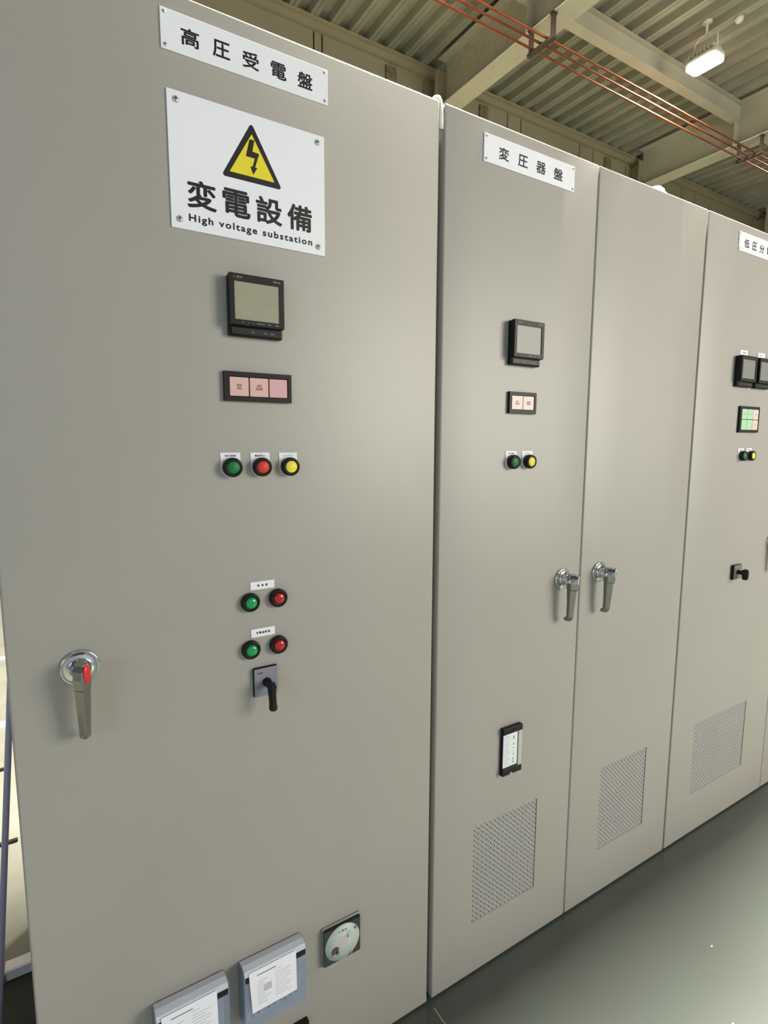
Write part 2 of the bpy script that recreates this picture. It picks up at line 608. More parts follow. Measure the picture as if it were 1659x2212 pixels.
def door_mesh(x0, x1, z0, z1, hole=None):
    b = MB()
    D = 0.032
    if not hole:
        b.box(x0, x1, 0, D, z0, z1, PAINT, 0.005, 4)
        return b
    hx0, hx1, hz0, hz1 = hole
    # slab with a rectangular cut-out: bevelled slab, front face subdivided around the hole
    t = bmesh.new()
    bmesh.ops.create_cube(t, size=1)
    for v in t.verts:
        v.co = Vector(((x0 + x1) / 2 + v.co.x * (x1 - x0), D / 2 + v.co.y * D, (z0 + z1) / 2 + v.co.z * (z1 - z0)))
    bmesh.ops.bevel(t, geom=t.edges[:], offset=0.005, segments=4, profile=0.5, affect='EDGES')
    for co, no in (((hx0, 0, 0), (1, 0, 0)), ((hx1, 0, 0), (1, 0, 0)), ((0, 0, hz0), (0, 0, 1)), ((0, 0, hz1), (0, 0, 1))):
        bmesh.ops.bisect_plane(t, geom=t.verts[:] + t.edges[:] + t.faces[:], plane_co=co, plane_no=no, dist=1e-6)
    kill = []
    for f in t.faces:
        c = f.calc_center_median()
        if hx0 < c.x < hx1 and hz0 < c.z < hz1 and abs(f.normal.y) > 0.9:
            kill.append(f)
    bmesh.ops.delete(t, geom=kill, context='FACES')
    for f in t.faces:
        f.smooth = True
    b._merge(t, PAINT, True)
    # return lips of the cut-out
    v = [(hx0, 0, hz0), (hx1, 0, hz0), (hx1, 0, hz1), (hx0, 0, hz1), (hx0, D, hz0), (hx1, D, hz0), (hx1, D, hz1), (hx0, D, hz1)]
    b.raw(v, [(0, 1, 5, 4), (1, 2, 6, 5), (2, 3, 7, 6), (3, 0, 4, 7)], PAINT)
    return b


def grille_mesh(x0, x1, z0, z1):
    """pressed filter plate: staggered open slots (dark) and blind dents (grey) in real relief"""
    b = MB()
    p = 0.01565
    y = 0.0025
    nx, nz = int(round((x1 - x0) / p)), int(round((z1 - z0) / p))
    px, pz = (x1 - x0) / nx, (z1 - z0) / nz
    t = bmesh.new()
    td = bmesh.new()
    N = 8
    hx, hz = px / 2, pz / 2
    # half-pitch checkerboard cells: each cell holds one hole, open or blind
    for i in range(2 * nx):
        for j in range(2 * nz):
            if (i + j) % 2:
                cx, cz = x0 + (i + 0.5) * hx, z0 + (j + 0.5) * hz
                t.faces.new([t.verts.new((cx + a * hx / 2, y, cz + c * hz / 2)) for a, c in ((-1, -1), (1, -1), (1, 1), (-1, 1))])
                continue
            cx, cz = x0 + (i + 0.5) * hx, z0 + (j + 0.5) * hz
            opened = i % 2 == 0
            outer = []
            for k in range(N):
                a = 2 * math.pi * (k + 0.5) / N
                ca, sa = math.cos(a), math.sin(a)
                s_ = 1 / max(abs(ca), abs(sa))
                outer.append(t.verts.new((cx + ca * s_ * hx / 2, y, cz + sa * s_ * hz / 2)))
            corners = []
            ra, rb = (0.0026, 0.0030) if opened else (0.0026, 0.0026)
            inner = [t.verts.new((cx + ra * math.cos(2 * math.pi * (k + 0.5) / N), y, cz + rb * math.sin(2 * math.pi * (k + 0.5) / N))) for k in range(N)]
            dep = 0.006 if opened else 0.0016
            deep = [t.verts.new((v.co.x, y + dep, v.co.z)) for v in inner]
            for k in range(N):
                k2 = (k + 1) % N
                t.faces.new((outer[k], outer[k2], inner[k2], inner[k]))
                t.faces.new((inner[k], inner[k2], deep[k2], deep[k]))
            # corner fillers of the octagon ring (outer points 0..7 skip the square's corners)
            for sx_, sz_ in ((1, 1), (-1, 1), (-1, -1), (1, -1)):
                q = [v for v in outer if (v.co.x - cx) * sx_ > 1e-6 and (v.co.z - cz) * sz_ > 1e-6]
                if len(q) == 2:
                    c_ = t.verts.new((cx + sx_ * hx / 2, y, cz + sz_ * hz / 2))
                    t.faces.new((q[0], c_, q[1]))
            if not opened:
                td.faces.new([td.verts.new(v.co) for v in deep])
    b._merge(t, GRILLE, False)
    b._merge(td, GRILLE_DENT, False)
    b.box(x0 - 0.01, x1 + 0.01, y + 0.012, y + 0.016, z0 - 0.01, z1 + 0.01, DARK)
    return b


def cabinet(lab, x0, x1, doors, top_parts=()):
    c = thing('switchgear_cabinet', lab, 'electrical cabinet', ((x0 + x1) / 2, 0, 0), 'switchgear cabinets in a row')
    ox = (x0 + x1) / 2
    b = MB()
    # carcass: sides, top, back and a plinth, open behind the doors
    b.box(x0 + 0.004 - ox, x0 + 0.02 - ox, 0.034, 0.90, 0, H - 0.004, PAINT)
    b.box(x1 - 0.02 - ox, x1 - 0.004 - ox, 0.034, 0.90, 0, H - 0.004, PAINT)
    b.box(x0 + 0.02 - ox, x1 - 0.02 - ox, 0.034, 0.90, H - 0.02, H - 0.004, PAINT)
    b.box(x0 + 0.02 - ox, x1 - 0.02 - ox, 0.88, 0.90, 0, H - 0.02, PAINT_IN)
    b.box(x0 + 0.02 - ox, x1 - 0.02 - ox, 0.036, 0.88, 0.0, 0.05, PAINT_IN)
    b.obj('carcass', c)
    for d in doors:
        dm = door_mesh(d['x0'] - ox, d['x1'] - ox, 0.006, H, tuple(v - ox if i < 2 else v for i, v in enumerate(d['hole'])) if d.get('hole') else None)
        do = dm.obj('door', c)
        if d.get('lab'):
            do['label'] = d['lab']
        if d.get('handle'):
            hx, hz, lens = d['handle']
            hn = handle_mesh(hx - ox, hz, lens).obj('door_handle', do)
            hn['label'] = d['hlab']
        if d.get('hole'):
            h = d['hole']
            gr = grille_mesh(h[0] - ox, h[1] - ox, h[2], h[3]).obj('vent_grille', do)
            gr['label'] = 'grey perforated vent grille'
    return c


cab1 = cabinet('beige steel cabinet nearest the camera, carrying the high voltage warning sign', -0.885, 0.0, [
    dict(x0=-0.885, x1=0.0, handle=(-0.7774, 1.140, REDDOT), hlab='chrome lever handle with a red push button')])
cab2 = cabinet('middle beige steel cabinet with two doors and two lever handles', 0.0145, 1.102, [
    dict(x0=0.0145, x1=0.5515, hole=(0.1552, 0.4055, 0.1705, 0.4665), handle=(0.4735, 1.140, CASTZ), hlab='chrome lever handle on the left door', lab='left door with nameplate, meter and vent'),
    dict(x0=0.5545, x1=1.102, hole=(0.705, 0.9555, 0.1705, 0.4665), handle=(0.639, 1.1405, CASTZ), hlab='chrome lever handle on the plain right door', lab='plain right door with a vent')])
cab3 = cabinet('far beige steel cabinet with paired meters, cut off by the frame', 1.1095, 2.58, [
    dict(x0=1.1095, x1=1.842, hole=(1.258, 1.650, 0.1755, 0.4665), handle=(1.732, 1.140, CASTZ), hlab='chrome lever handle at the frame edge'),
    dict(x0=1.845, x1=2.58)])

# white seal between the first two cabinets, and the lifting lug on the middle one
b = MB()
pts = [(0.0072, 0.30, H + 0.004), (0.0072, 0.12, H + 0.004), (0.0070, 0.05, H + 0.005), (0.0070, 0.030, H + 0.006), (0.0072, 0.016, H + 0.004), (0.0072, 0.009, H - 0.006), (0.0072, 0.0075, H - 0.03), (0.0072, 0.0075, H - 0.055)]
b.tube(pts, 0.0071, LUGW, 16)
b.lathe([(0.0, H + 0.016), (0.009, H + 0.014), (0.013, H + 0.006), (0.014, H - 0.002)], LUGW, 'z', 24, (0.002, 0.016, 0))
tag(b.obj('seal_strip'), 'white rounded seal bridging the gap on top of the first two cabinets', 'seal')
b = MB()
b.lathe([(0.028, H), (0.028, H + 0.004), (0.0245, H + 0.016), (0.0155, H + 0.025), (0.0, H + 0.028)], LUGW, 'z', 32, (0.868, 0.036, 0))
b.lathe([(0.032, H), (0.032, H + 0.003)], LUGW, 'z', 32, (0.868, 0.036, 0))
tag(b.obj('lifting_plug'), 'white domed plug on the top edge of the middle cabinet', 'plug')


# ------------------------------------------------------------------ signs
def screw(mb, x, z, y, r, m=STEEL):
    mb.lathe([(r, y), (r * 0.95, y - r * 0.25), (r * 0.6, y - r * 0.5), (0, y - r * 0.6)], m, 'y', 20, (x, 0, z))
    mb.box(x - r * 0.6, x + r * 0.6, y - r * 0.62, y - r * 0.5, z - r * 0.1, z + r * 0.1, INK)
    mb.box(x - r * 0.1, x + r * 0.1, y - r * 0.62, y - r * 0.5, z - r * 0.6, z + r * 0.6, INK)


def nameplate(lab, cx, cz, w, h, txt, dx, cw, ch, r=0.0034, bold=0.022):
    t = thing('nameplate', lab, 'nameplate', (cx, 0, cz), 'white nameplates along the cabinet tops')
    b = MB()
    b.box(-w / 2, w / 2, -0.003, 0.0, -h / 2, h / 2, WHITE, 0.0008, 2)
    b.obj('plate', t)
    for i, c_ in enumerate(txt):
        b = MB()
        b.chars(c_, (i - (len(txt) - 1) / 2) * dx, dx, -0.002, cw, ch, -0.0033, INK, bold)
        b.obj('character', t)
    for sx_ in (-1, 1):
        for sz_ in (-1, 1):
            b = MB()
            screw(b, sx_ * (w / 2 - 0.007), sz_ * (h / 2 - 0.0065), -0.003, r)
            b.obj('screw', t)


nameplate('longest white nameplate with five black characters, above the warning sign', -0.4385, 2.236, 0.3145, 0.0645, '高圧受電盤', 0.0541, 0.031, 0.0285)
nameplate('white nameplate with four black characters on the middle cabinet', 0.290, 2.2365, 0.320, 0.0635, '変圧器盤', 0.0640, 0.0335, 0.0285)
nameplate('white nameplate on the far cabinet, cut off by the frame', 1.4605, 2.2385, 0.315, 0.0630, '低圧分電盤', 0.0530, 0.034, 0.0285)

t = thing('warning_sign', 'large white warning sign with a yellow lightning triangle', 'warning sign', (-0.4405, 0, 2.03))
b = MB()
b.box(-0.1500, 0.1500, -0.003, 0.0, -0.1147, 0.1130, WHITE, 0.0008, 2)
b.obj('plate', t)


def rtri(ax, az, hw, zb, r, n=6):
    P = [Vector((ax, az)), Vector((ax - hw, zb)), Vector((ax + hw, zb))]
    out = []
    for i in range(3):
        p, a, c = P[i], P[i - 1], P[(i + 1) % 3]
        u, v = (a - p).normalized(), (c - p).normalized()
        ang = u.angle(v)
        d = r / math.tan(ang / 2)
        s0, s1 = p + u * d, p + v * d
        cen = p + (u + v).normalized() * (r / math.sin(ang / 2))
        a0 = math.atan2(s0.y - cen.y, s0.x - cen.x)
        a1 = math.atan2(s1.y - cen.y, s1.x - cen.x)
        da = (a1 - a0 + math.pi) % (2 * math.pi) - math.pi
        for k in range(n + 1):
            q = a0 + da * k / n
            out.append((cen.x + r * math.cos(q), cen.y + r * math.sin(q)))
    return out


b = MB()
b.prism(rtri(0, 0.0975, 0.0585, -0.0075, 0.004), -0.0034, -0.003, INK)
b.prism(rtri(0, 0.0775, 0.0435, 0.0025, 0.0006), -0.0037, -0.0034, YELLOW)
bolt = [(-.0044, .0374), (.0050, .0377), (.0006, .0172), (.0136, .0160), (.0053, -.0095), (.0095, -.0099), (.0012, -.0232), (-.0038, -.0099), (.0004, -.0092), (.0052, .0062), (-.0121, .0063)]
b.prism([(x, z + 0.030) for x, z in bolt], -0.0040, -0.0037, INK)
b.obj('warning_triangle', t)
b = MB()
b.text('High voltage substation', -0.1198, 0.1212, -0.1030, -0.0866, -0.0033, INK, 0.032, 1.22)
b.obj('lettering', t)
for i, c_ in enumerate('変電設備'):
    b = MB()
    b.chars(c_, -0.0002 + (i - 1.5) * 0.0634, 0.06, -0.0515, 0.0525, 0.0485, -0.0033, INK, 0.026)
    b.obj('character', t)
for sx_, sz_ in ((-0.1347, 0.0978), (0.1349, 0.0985), (0.1345, -0.0992), (-0.1356, -0.0990)):
    b = MB()
    screw(b, sx_, sz_, -0.003, 0.0058)
    b.obj('screw', t)


# ------------------------------------------------------------------ instruments
def meter(lab, cx, cz, lcd, marks=True, w=0.106, h=0.111, grp='digital panel meters'):
    t = thing('panel_meter', lab, 'panel meter', (cx, 0, cz), grp)
    w2, h2 = w / 2, h / 2
    zs = -h2 + 0.019
    b = MB()
    b.box(-w2, w2, -0.0135, 0.0, -h2, h2, BLACK, 0.003, 3)
    b.obj('housing', t)
    # raised front frame round the display
    b = MB()
    sx0, sx1, sz0, sz1 = -w2 + 0.0085, w2 - 0.0095, zs + 0.0095, h2 - 0.0135
    for x0, x1, z0, z1 in ((-w2, sx0, zs, h2), (sx1, w2, zs, h2), (sx0, sx1, sz1, h2), (sx0, sx1, zs, sz0)):
        b.box(x0, x1, -0.025, -0.0130, z0, z1, BLACK)
    b.box(-w2 + 0.001, w2 - 0.001, -0.023, -0.0128, zs - 0.0012, zs, BLACK, 0.0004, 1)
    b.obj('front_frame', t)
    b = MB()
    b.box(sx0, sx1, -0.0232, -0.0131, sz0, sz1, lcd)
    b.obj('screen', t)
    b = MB()
    b.box(-w2 + 0.004, w2 - 0.004, -0.0160, -0.0134, -h2 + 0.003, zs - 0.003, BLACK2, 0.001, 2)
    for k in range(6):
        x = -w2 + 0.030 + k * 0.0125
        b.box(x, x + 0.005 + 0.002 * (k > 3), -0.0164, -0.0159, -h2 + 0.008, -h2 + 0.0095, FADED if k in (1, 3, 4) else BLACK)
    b.obj('key_strip', t)
    if marks:
        grey = mat('grey_print', '#A7A3A0', 0.5)
        b = MB()
        for ux, uz in ((0, 0.0019), (-0.0013, -0.0003), (0.0013, -0.0003)):
            b.prism([(-w2 + 0.0085 + ux, h2 - 0.0068 + uz + 0.0019), (-w2 + 0.0099 + ux, h2 - 0.0068 + uz), (-w2 + 0.0085 + ux, h2 - 0.0068 + uz - 0.0019), (-w2 + 0.0071 + ux, h2 - 0.0068 + uz)], -0.0254, -0.0250, mat('dull_red_print', '#6E2A20', 0.5))
        b.obj('maker_mark', t)
        b = MB()
        b.text('ECO', -w2 + 0.0135, -w2 + 0.0235, h2 - 0.0082, h2 - 0.0048, -0.0253, grey, 0.02)
        b.obj('lettering', t)
        b = MB()
        b.text('ME110', w2 - 0.0215, w2 - 0.0075, h2 - 0.0078, h2 - 0.0046, -0.0253, grey, 0.03)
        b.obj('lettering', t)
        b = MB()
        for x, ww in ((0.022, 0.003), (0.034, 0.002), (0.043, 0.002), (0.050, 0.016), (0.072, 0.006), (0.087, 0.007)):
            b.box(-w2 + x, -w2 + x + ww, -0.0253, -0.0250, zs + 0.0038, zs + 0.0056, mat('dim_print', '#77746F', 0.5))
        b.obj('key_captions', t)
    return t


meter('black panel meter with blank olive screen under the warning sign', -0.4437, 1.7925, LCD)
meter('black panel meter with grey screen on the middle cabinet', 0.2805, 1.7925, LCD2)
meter('left of the two black meters side by side on the far cabinet', 1.398, 1.7972, LCD2, False, 0.108, 0.109)
meter('right of the two black meters on the far cabinet, cut off by the frame', 1.5265, 1.7972, LCD2, False, 0.108, 0.109)


def label_strip(lab, cx, cz, w, h, txt, tw, th, grp, ink=INK, dx=None, cw=None):
    t = thing('label_strip', lab, 'label', (cx, 0, cz), grp)
    b = MB()
    b.box(-w / 2, w / 2, -0.0016, 0.0, -h / 2, h / 2, WHITE2, 0.0003, 1)
    b.obj('plate', t)
    if dx:
        for i, c_ in enumerate(txt):
            b = MB()
            b.chars(c_, (i - (len(txt) - 1) / 2) * dx, dx, 0, cw, th, -0.0018, ink, 0.03)
            b.obj('character', t)
    else:
        b = MB()
        b.text(txt, -tw / 2, tw / 2, -th / 2, th / 2, -0.0018, ink, 0.02)
        b.obj('lettering', t)


label_strip('small white label above the upper pair of indicator lamps', -0.440, 1.2440, 0.0515, 0.0168, '断路器', 0.024, 0.005, 'small white labels', INK, 0.0085, 0.0048)
label_strip('small white label above the lower pair of indicator lamps', -0.441, 1.1438, 0.0512, 0.0176, '受電遮断器', 0.028, 0.005, 'small white labels', INK, 0.0063, 0.0052)
label_strip('tiny white tag above the left meter of the far cabinet', 1.3985, 1.8665, 0.0535, 0.0175, '受電', 0.026, 0.006, 'small white labels', FADED)
label_strip('tiny white tag above the right meter of the far cabinet', 1.5268, 1.8665, 0.0525, 0.0175, '動力', 0.026, 0.006, 'small white labels', FADED)


def annunciator(lab, cx, cz, w, h, cells, mx0, mx1, mz0, mz1, gap):
    """cells: rows of (material, text lines, ink)"""
    t = thing('annunciator', lab, 'indicator panel', (cx, 0, cz), 'black framed indicator panels')
    b = MB()
    x0, x1, z0, z1 = -w / 2 + mx0, w / 2 - mx1, -h / 2 + mz0, h / 2 - mz1
    for a in ((-w / 2, x0, -h / 2, h / 2), (x1, w / 2, -h / 2, h / 2), (x0, x1, z1, h / 2), (x0, x1, -h / 2, z0)):
        b.box(a[0], a[1], -0.0085, 0.0, a[2], a[3], BLACK)
    b.box(x0, x1, -0.003, 0.0, z0, z1, DARK)
    nr, nc = len(cells), len(cells[0])
    b.obj('frame', t)
    for r in range(nr):
        for c in range(nc):
            m_, lines, ink = cells[r][c]
            cw, ch = (x1 - x0) / nc, (z1 - z0) / nr
            ax, bx = x0 + c * cw + gap, x0 + (c + 1) * cw - gap
            bz, az = z1 - r * ch - gap, z1 - (r + 1) * ch + gap
            q = MB()
            q.box(ax, bx, -0.0072, -0.003, az, bz, m_, 0.0006, 1)
            wdw = q.obj('window', t)
            if lines:
                q = MB()
                n = len(lines)
                chh = 0.0058 * min(1, ch / 0.045) if nr == 1 else 0.005
                for k, ln in enumerate(lines):
                    zc = (az + bz) / 2 + ((n - 1) / 2 - k) * chh * 1.15
                    q.chars(ln, (ax + bx) / 2, chh * 1.0, zc, chh * 0.95, chh, -0.0075, ink, 0.02)
                q.obj('lettering', wdw)


annunciator('black framed panel of three pink windows under the first meter', -0.4396, 1.6434, 0.1365, 0.0560,
            [[(PINK, ('短絡', '地絡'), PINKINK), (PINK, ('過電', '流継電'), PINKINK), (PINK2, (), PINKINK)]], 0.0095, 0.0075, 0.0085, 0.0090, 0.0012)
annunciator('black framed panel of two pale pink windows on the middle cabinet', 0.2819, 1.6417, 0.0980, 0.0560,
            [[(PINK3, ('変圧', '温度高'), PALEINK), (PINK3, ('地絡継', '電器動'), PALEINK)]], 0.0085, 0.0075, 0.0095, 0.0090, 0.0010)
annunciator('black framed panel of six green and pink windows on the far cabinet', 1.4643, 1.6268, 0.1410, 0.0960,
            [[(MINT, ('電灯',), MINTINK), (MINT, ('電灯',), MINTINK), (PINK3, ('漏電',), PALEINK)], [(MINT, (), MINTINK), (MINT, (), MINTINK), (PINK3, ('漏電',), PALEINK)]], 0.0130, 0.0040, 0.0085, 0.0090, 0.0010)


def push_button(lab, x, z, cap, txt, ink=INK, plate_x=0.0, pw=0.0395, grp='push buttons with white legend plates'):
    t = thing('push_button', lab, 'push button', (x, 0, z), grp)
    b = MB()
    out = [(plate_x + pw / 2, 0.0285), (plate_x - pw / 2, 0.0285)] + [(plate_x + 0.001 - (pw / 2 - 0.0005) * math.cos(math.radians(a)), -0.0008 - 0.0192 * math.sin(math.radians(a))) for a in range(0, 181, 12)]
    b.prism(out, -0.0015, 0.0, WHITE2)
    b.obj('legend_plate', t)
    b = MB()
    b.text(txt, plate_x - 0.0108, plate_x + 0.0108, 0.0203, 0.0243, -0.0017, ink, 0.02)
    b.obj('lettering', t)
    b = MB()
    b.lathe([(0.0176, -0.0015), (0.0188, -0.003), (0.0190, -0.012), (0.0180, -0.0165), (0.0158, -0.0178), (0.0130, -0.0178), (0.0126, -0.013), (0.0, -0.013)], BLACK, 'y', 48)
    b.obj('bezel', t)
    b = MB()
    b.lathe([(0.0122, -0.013), (0.0122, -0.0166), (0.0118, -0.0171), (0.0, -0.0172)], cap, 'y', 40)
    b.obj('cap', t)


BX = (-0.4968, -0.4372, -0.3775)
push_button('green push button, first of the three below the three pink windows', BX[0], 1.4878, GREEN, '表示復帰', INK, -0.0018)
push_button('red push button with a white legend plate', BX[1], 1.4874, RED, '警報停止', INK, -0.0014)
push_button('yellow push button beside the red one', BX[2], 1.4870, YEL, 'ランプテスト', FADED, -0.0014)
push_button('green push button on the middle cabinet', 0.2535, 1.4868, GREEN, '表示復帰', INK, -0.003)
push_button('yellow push button on the middle cabinet', 0.3135, 1.4868, YEL, 'ランプテスト', FADED, -0.003)
push_button('tiny green push button on the far cabinet', 1.4385, 1.4910, GREEN, '復帰', FADED, -0.005)
push_button('tiny yellow push button on the far cabinet', 1.5000, 1.4910, YEL, '試験', FADED, -0.005)


def pilot_lamp(lab, x, z, lens):
    t = thing('indicator_lamp', lab, 'indicator lamp', (x, 0, z), 'round indicator lamps')
    b = MB()
    b.lathe([(0.0180, 0.0), (0.0192, -0.001), (0.0192, -0.009), (0.0180, -0.0115), (0.0150, -0.0125), (0.0128, -0.0115), (0.0125, -0.007), (0, -0.007)], BLACK, 'y', 48)
    b.obj('bezel', t)
    b = MB()
    prof = [(0.0124, -0.007), (0.0124, -0.0115)]
    for k in range(1, 9):
        a = math.pi / 2 * k / 8
        prof.append((0.0122 * math.cos(a) + 1e-9 if k < 8 else 0, -0.0115 - 0.0058 * math.sin(a)))
    b.lathe(prof, lens, 'y', 40)
    b.obj('lens', t)


pilot_lamp('green indicator lamp of the upper pair', -0.4675, 1.2122, LGREEN)
pilot_lamp('red indicator lamp of the upper pair', -0.4078, 1.2132, LRED)
pilot_lamp('green indicator lamp of the lower pair, left above the rotary switch', -0.4689, 1.1120, LGREEN)
pilot_lamp('red indicator lamp of the lower pair, right above the rotary switch', -0.4090, 1.1118, LRED)

# rotary switches
t = thing('rotary_switch', 'rotary switch with grey square plate and black pistol grip', 'rotary switch', (-0.4400, 0, 1.0385))
b = MB()
b.box(-0.0262, 0.0262, -0.008, 0.0, -0.0315, 0.0315, BLACK, 0.003, 3)
b.obj('base', t)
b = MB()
b.box(-0.0248, 0.0258, -0.0095, -0.008, -0.0300, 0.0300, GREYPLATE, 0.0006, 1)
for k in range(3):
    b.box(-0.0175 + k * 0.004, -0.0155 + k * 0.004, -0.0099, -0.0095, 0.019, 0.022, BLACK2)
b.obj('face_plate', t)
b = MB()
b.lathe([(0.0095, -0.0095), (0.0095, -0.013), (0.0080, -0.014), (0.0080, -0.046), (0.0072, -0.0475), (0, -0.048)], BLACK, 'y', 32, (0.0015, 0, -0.001))
rings = []
for dz, hw, y0, y1 in ((0.0085, 0.005, -0.037, -0.047), (0.006, 0.0078, -0.035, -0.0495), (-0.008, 0.0080, -0.036, -0.0500), (-0.030, 0.0072, -0.040, -0.0510), (-0.0455, 0.0082, -0.0420, -0.0535), (-0.048, 0.0070, -0.0430, -0.0525)):
    rings.append([(0.0015 - hw, y0, dz), (0.0015 + hw, y0, dz), (0.0015 + hw, (y0 + y1) / 2, dz), (0.0015 + hw * 0.45, y1, dz), (0.0015 - hw * 0.45, y1, dz), (0.0015 - hw, (y0 + y1) / 2, dz)])
b.loft(rings, BLACK)
b.obj('pistol_grip', t)

t = thing('rotary_switch', 'small rotary switch with black knob on the far cabinet', 'rotary switch', (1.4630, 0, 1.0425))
b = MB()
b.box(-0.0290, 0.0290, -0.012, 0.0, -0.0285, 0.0285, BLACK, 0.002, 2)
b.obj('base', t)
b = MB()
b.box(-0.0280, 0.0285, -0.0132, -0.012, -0.0275, 0.0275, mat('dull_switch_plate', '#7E7A70', 0.4), 0.0005, 1)
b.obj('face_plate', t)
b = MB()
b.lathe([(0.0095, -0.013), (0.0085, -0.016), (0.0078, -0.040)], BLACK, 'y', 28)
rings = []
for dz, hw, y0, y1 in ((0.0150, 0.0065, -0.034, -0.046), (0.0120, 0.0085, -0.032, -0.0495), (-0.004, 0.0090, -0.031, -0.0505), (-0.0200, 0.0080, -0.032, -0.0495), (-0.0250, 0.0062, -0.034, -0.0470)):
    rings.append([(-hw, y0, dz), (hw, y0, dz), (hw, (y0 + y1) / 2, dz), (hw * 0.5, y1, dz), (-hw * 0.5, y1, dz), (-hw, (y0 + y1) / 2, dz)])
b.loft(rings, BLACK)
b.obj('knob', t)


# clear-covered relays with instruction sheets
def relay_box(lab, x0, x1, zt, h, grp):
    cx, w = (x0 + x1) / 2, x1 - x0
    t = thing('relay_box', lab, 'relay', (cx, 0, zt - h), grp)
    D = 0.040
    b = MB()
    b.box(-w / 2 + 0.008, w / 2 - 0.008, -0.022, 0.0, 0.004, h - 0.006, DEVGREY, 0.002, 2)
    for k in range(9):
        x = -w / 2 + 0.020 + k * 0.0125
        b.box(x, x + 0.006, -0.024, -0.0218, 0.012 + 0.003 * (k % 3), 0.017 + 0.003 * (k % 3), mat('slate_grey', '#6C737C', 0.5))
    b.box(-0.003, 0.001, -0.0245, -0.0218, 0.024, 0.034, BLACK2)
    b.obj('device_body', t)
    b = MB()
    # translucent cover: profile in y,z with a sloped, rounded top
    outer = [(0.0, 0.0), (-D + 0.004, 0.0), (-D, 0.004), (-D, h - 0.006), (-D + 0.003, h - 0.001), (-D * 0.55, h + 0.001), (-0.004, h - 0.003), (0.0, h - 0.007)]
    n = len(outer)
    b.prism_x(outer, -w / 2, -w / 2 + 0.0025, CLEARBOX)
    b.prism_x(outer, w / 2 - 0.0025, w / 2, CLEARBOX)
    b.box(-w / 2 + 0.0025, w / 2 - 0.0025, -D, -D + 0.0022, 0.004, h - 0.012, CLEARBOX)
    b.box(-w / 2 + 0.0025, w / 2 - 0.0025, -D + 0.002, 0, 0.0, 0.0025, CLEARBOX)
    b.obj('cover', t)
    b = MB()
    top = [(-D, h - 0.012), (-D, h - 0.006), (-D + 0.003, h - 0.001), (-D * 0.55, h + 0.001), (-0.004, h - 0.003), (0.0, h - 0.007), (0.0, h - 0.010), (-D + 0.004, h - 0.010)]
    b.prism_x(top, -w / 2 + 0.0025, w / 2 - 0.0025, MILKY)
    b.obj('cover_top', t)
    b = MB()
    b.box(-w / 2 + 0.004, w / 2 - 0.003, -D - 0.0006, -D, h - 0.026, h - 0.013, BLACK2)
    b.obj('black_band', t)
    b = MB()
    px0, px1 = -w / 2 + 0.011, w / 2 - 0.026
    pts = [(px0, h - 0.004), (px1, h - 0.003), (px1 + 0.001, h - 0.102), (px0 + 0.006, h - 0.103)]
    b.prism(pts, -D - 0.0018, -D - 0.0010, PAPER)
    yy = -D - 0.0021
    b.box(px0 + 0.018, px0 + 0.060, yy, yy + 0.0003, h - 0.0175, h - 0.0155, mat('paper_dark_print', '#77747E', 0.7))
    b.box(px0 + 0.056, px0 + 0.074, yy, yy + 0.0003, h - 0.0235, h - 0.0225, PAPERINK)
    for k in range(9):
        z = h - 0.034 - k * 0.0068
        b.box(px0 + 0.018, px0 + 0.018 + (0.024, 0.016, 0.03, 0.021)[k % 4], yy, yy + 0.0003, z, z + 0.0014, PAPERINK)
        b.box(px0 + 0.058, px0 + 0.058 + (0.036, 0.028, 0.038)[k % 3], yy, yy + 0.0003, z + 0.001, z + 0.0022, PAPERINK)
    b.box(px0 + 0.033, px0 + 0.050, yy - 0.0001, yy + 0.0002, h - 0.063, h - 0.048, PAPERPINK)
    b.obj('instruction_sheet', t)


relay_box('clear covered relay box with white sheet, left and cut off by the frame bottom', -0.6925, -0.5465, 0.416, 0.145, 'clear covered relay boxes')
relay_box('clear covered relay box with white sheet, below the round dial relay on its left', -0.5160, -0.3715, 0.416, 0.145, 'clear covered relay boxes')

# small square relay with a round white dial
t = thing('dial_relay', 'square black relay with round white dial behind a clear cover', 'relay', (-0.2660, 0, 0.3415))
b = MB()
b.box(-0.0510, 0.0515, -0.006, 0.0, -0.0520, 0.0500, mat('clear_grey_edge', '#8F938E', 0.25), 0.003, 3)
b.box(-0.0485, 0.0490, -0.0135, -0.006, -0.0465, 0.0475, BLACK2, 0.002, 2)
b.obj('case', t)
b = MB()
b.lathe([(0.0458, -0.0135), (0.0458, -0.0145), (0.0, -0.0145)], DIALW, 'y', 64, (-0.0005, 0, 0.0012))
yy = -0.0148
b.box(-0.008, 0.014, yy, yy + 0.0003, -0.010, 0.016, PAPERPINK)
b.box(0.012, 0.022, yy, yy + 0.0003, 0.006, 0.024, PAPERINK)
b.text('A 電流', -0.012, 0.012, 0.0285, 0.0345, yy, mat('dial_grey_ink', '#7F8480', 0.6), 0.02)
for k in range(4):
    b.box(-0.006, 0.024 - 0.003 * k, yy, yy + 0.0003, -0.016 - 0.005 * k, -0.0148 - 0.005 * k, PAPERINK)
for a in (35, 215, 300):
    ca, sa = math.cos(math.radians(a)) * 0.043, math.sin(math.radians(a)) * 0.043
    b.lathe([(0.0042, -0.0145), (0.0042, -0.0158), (0.0, -0.0162)], mat('dial_rivet', '#8E968E', 0.4), 'y', 16, (ca, 0, sa))
b.obj('dial', t)
b = MB()
pts = [(0.0105 * math.cos(math.radians(a)), 0.0105 * math.sin(math.radians(a))) for a in range(20, 231, 15)]
pts += [(0.0035 * math.cos(math.radians(a)), 0.0035 * math.sin(math.radians(a)) - 0.001) for a in range(230, 19, -30)]
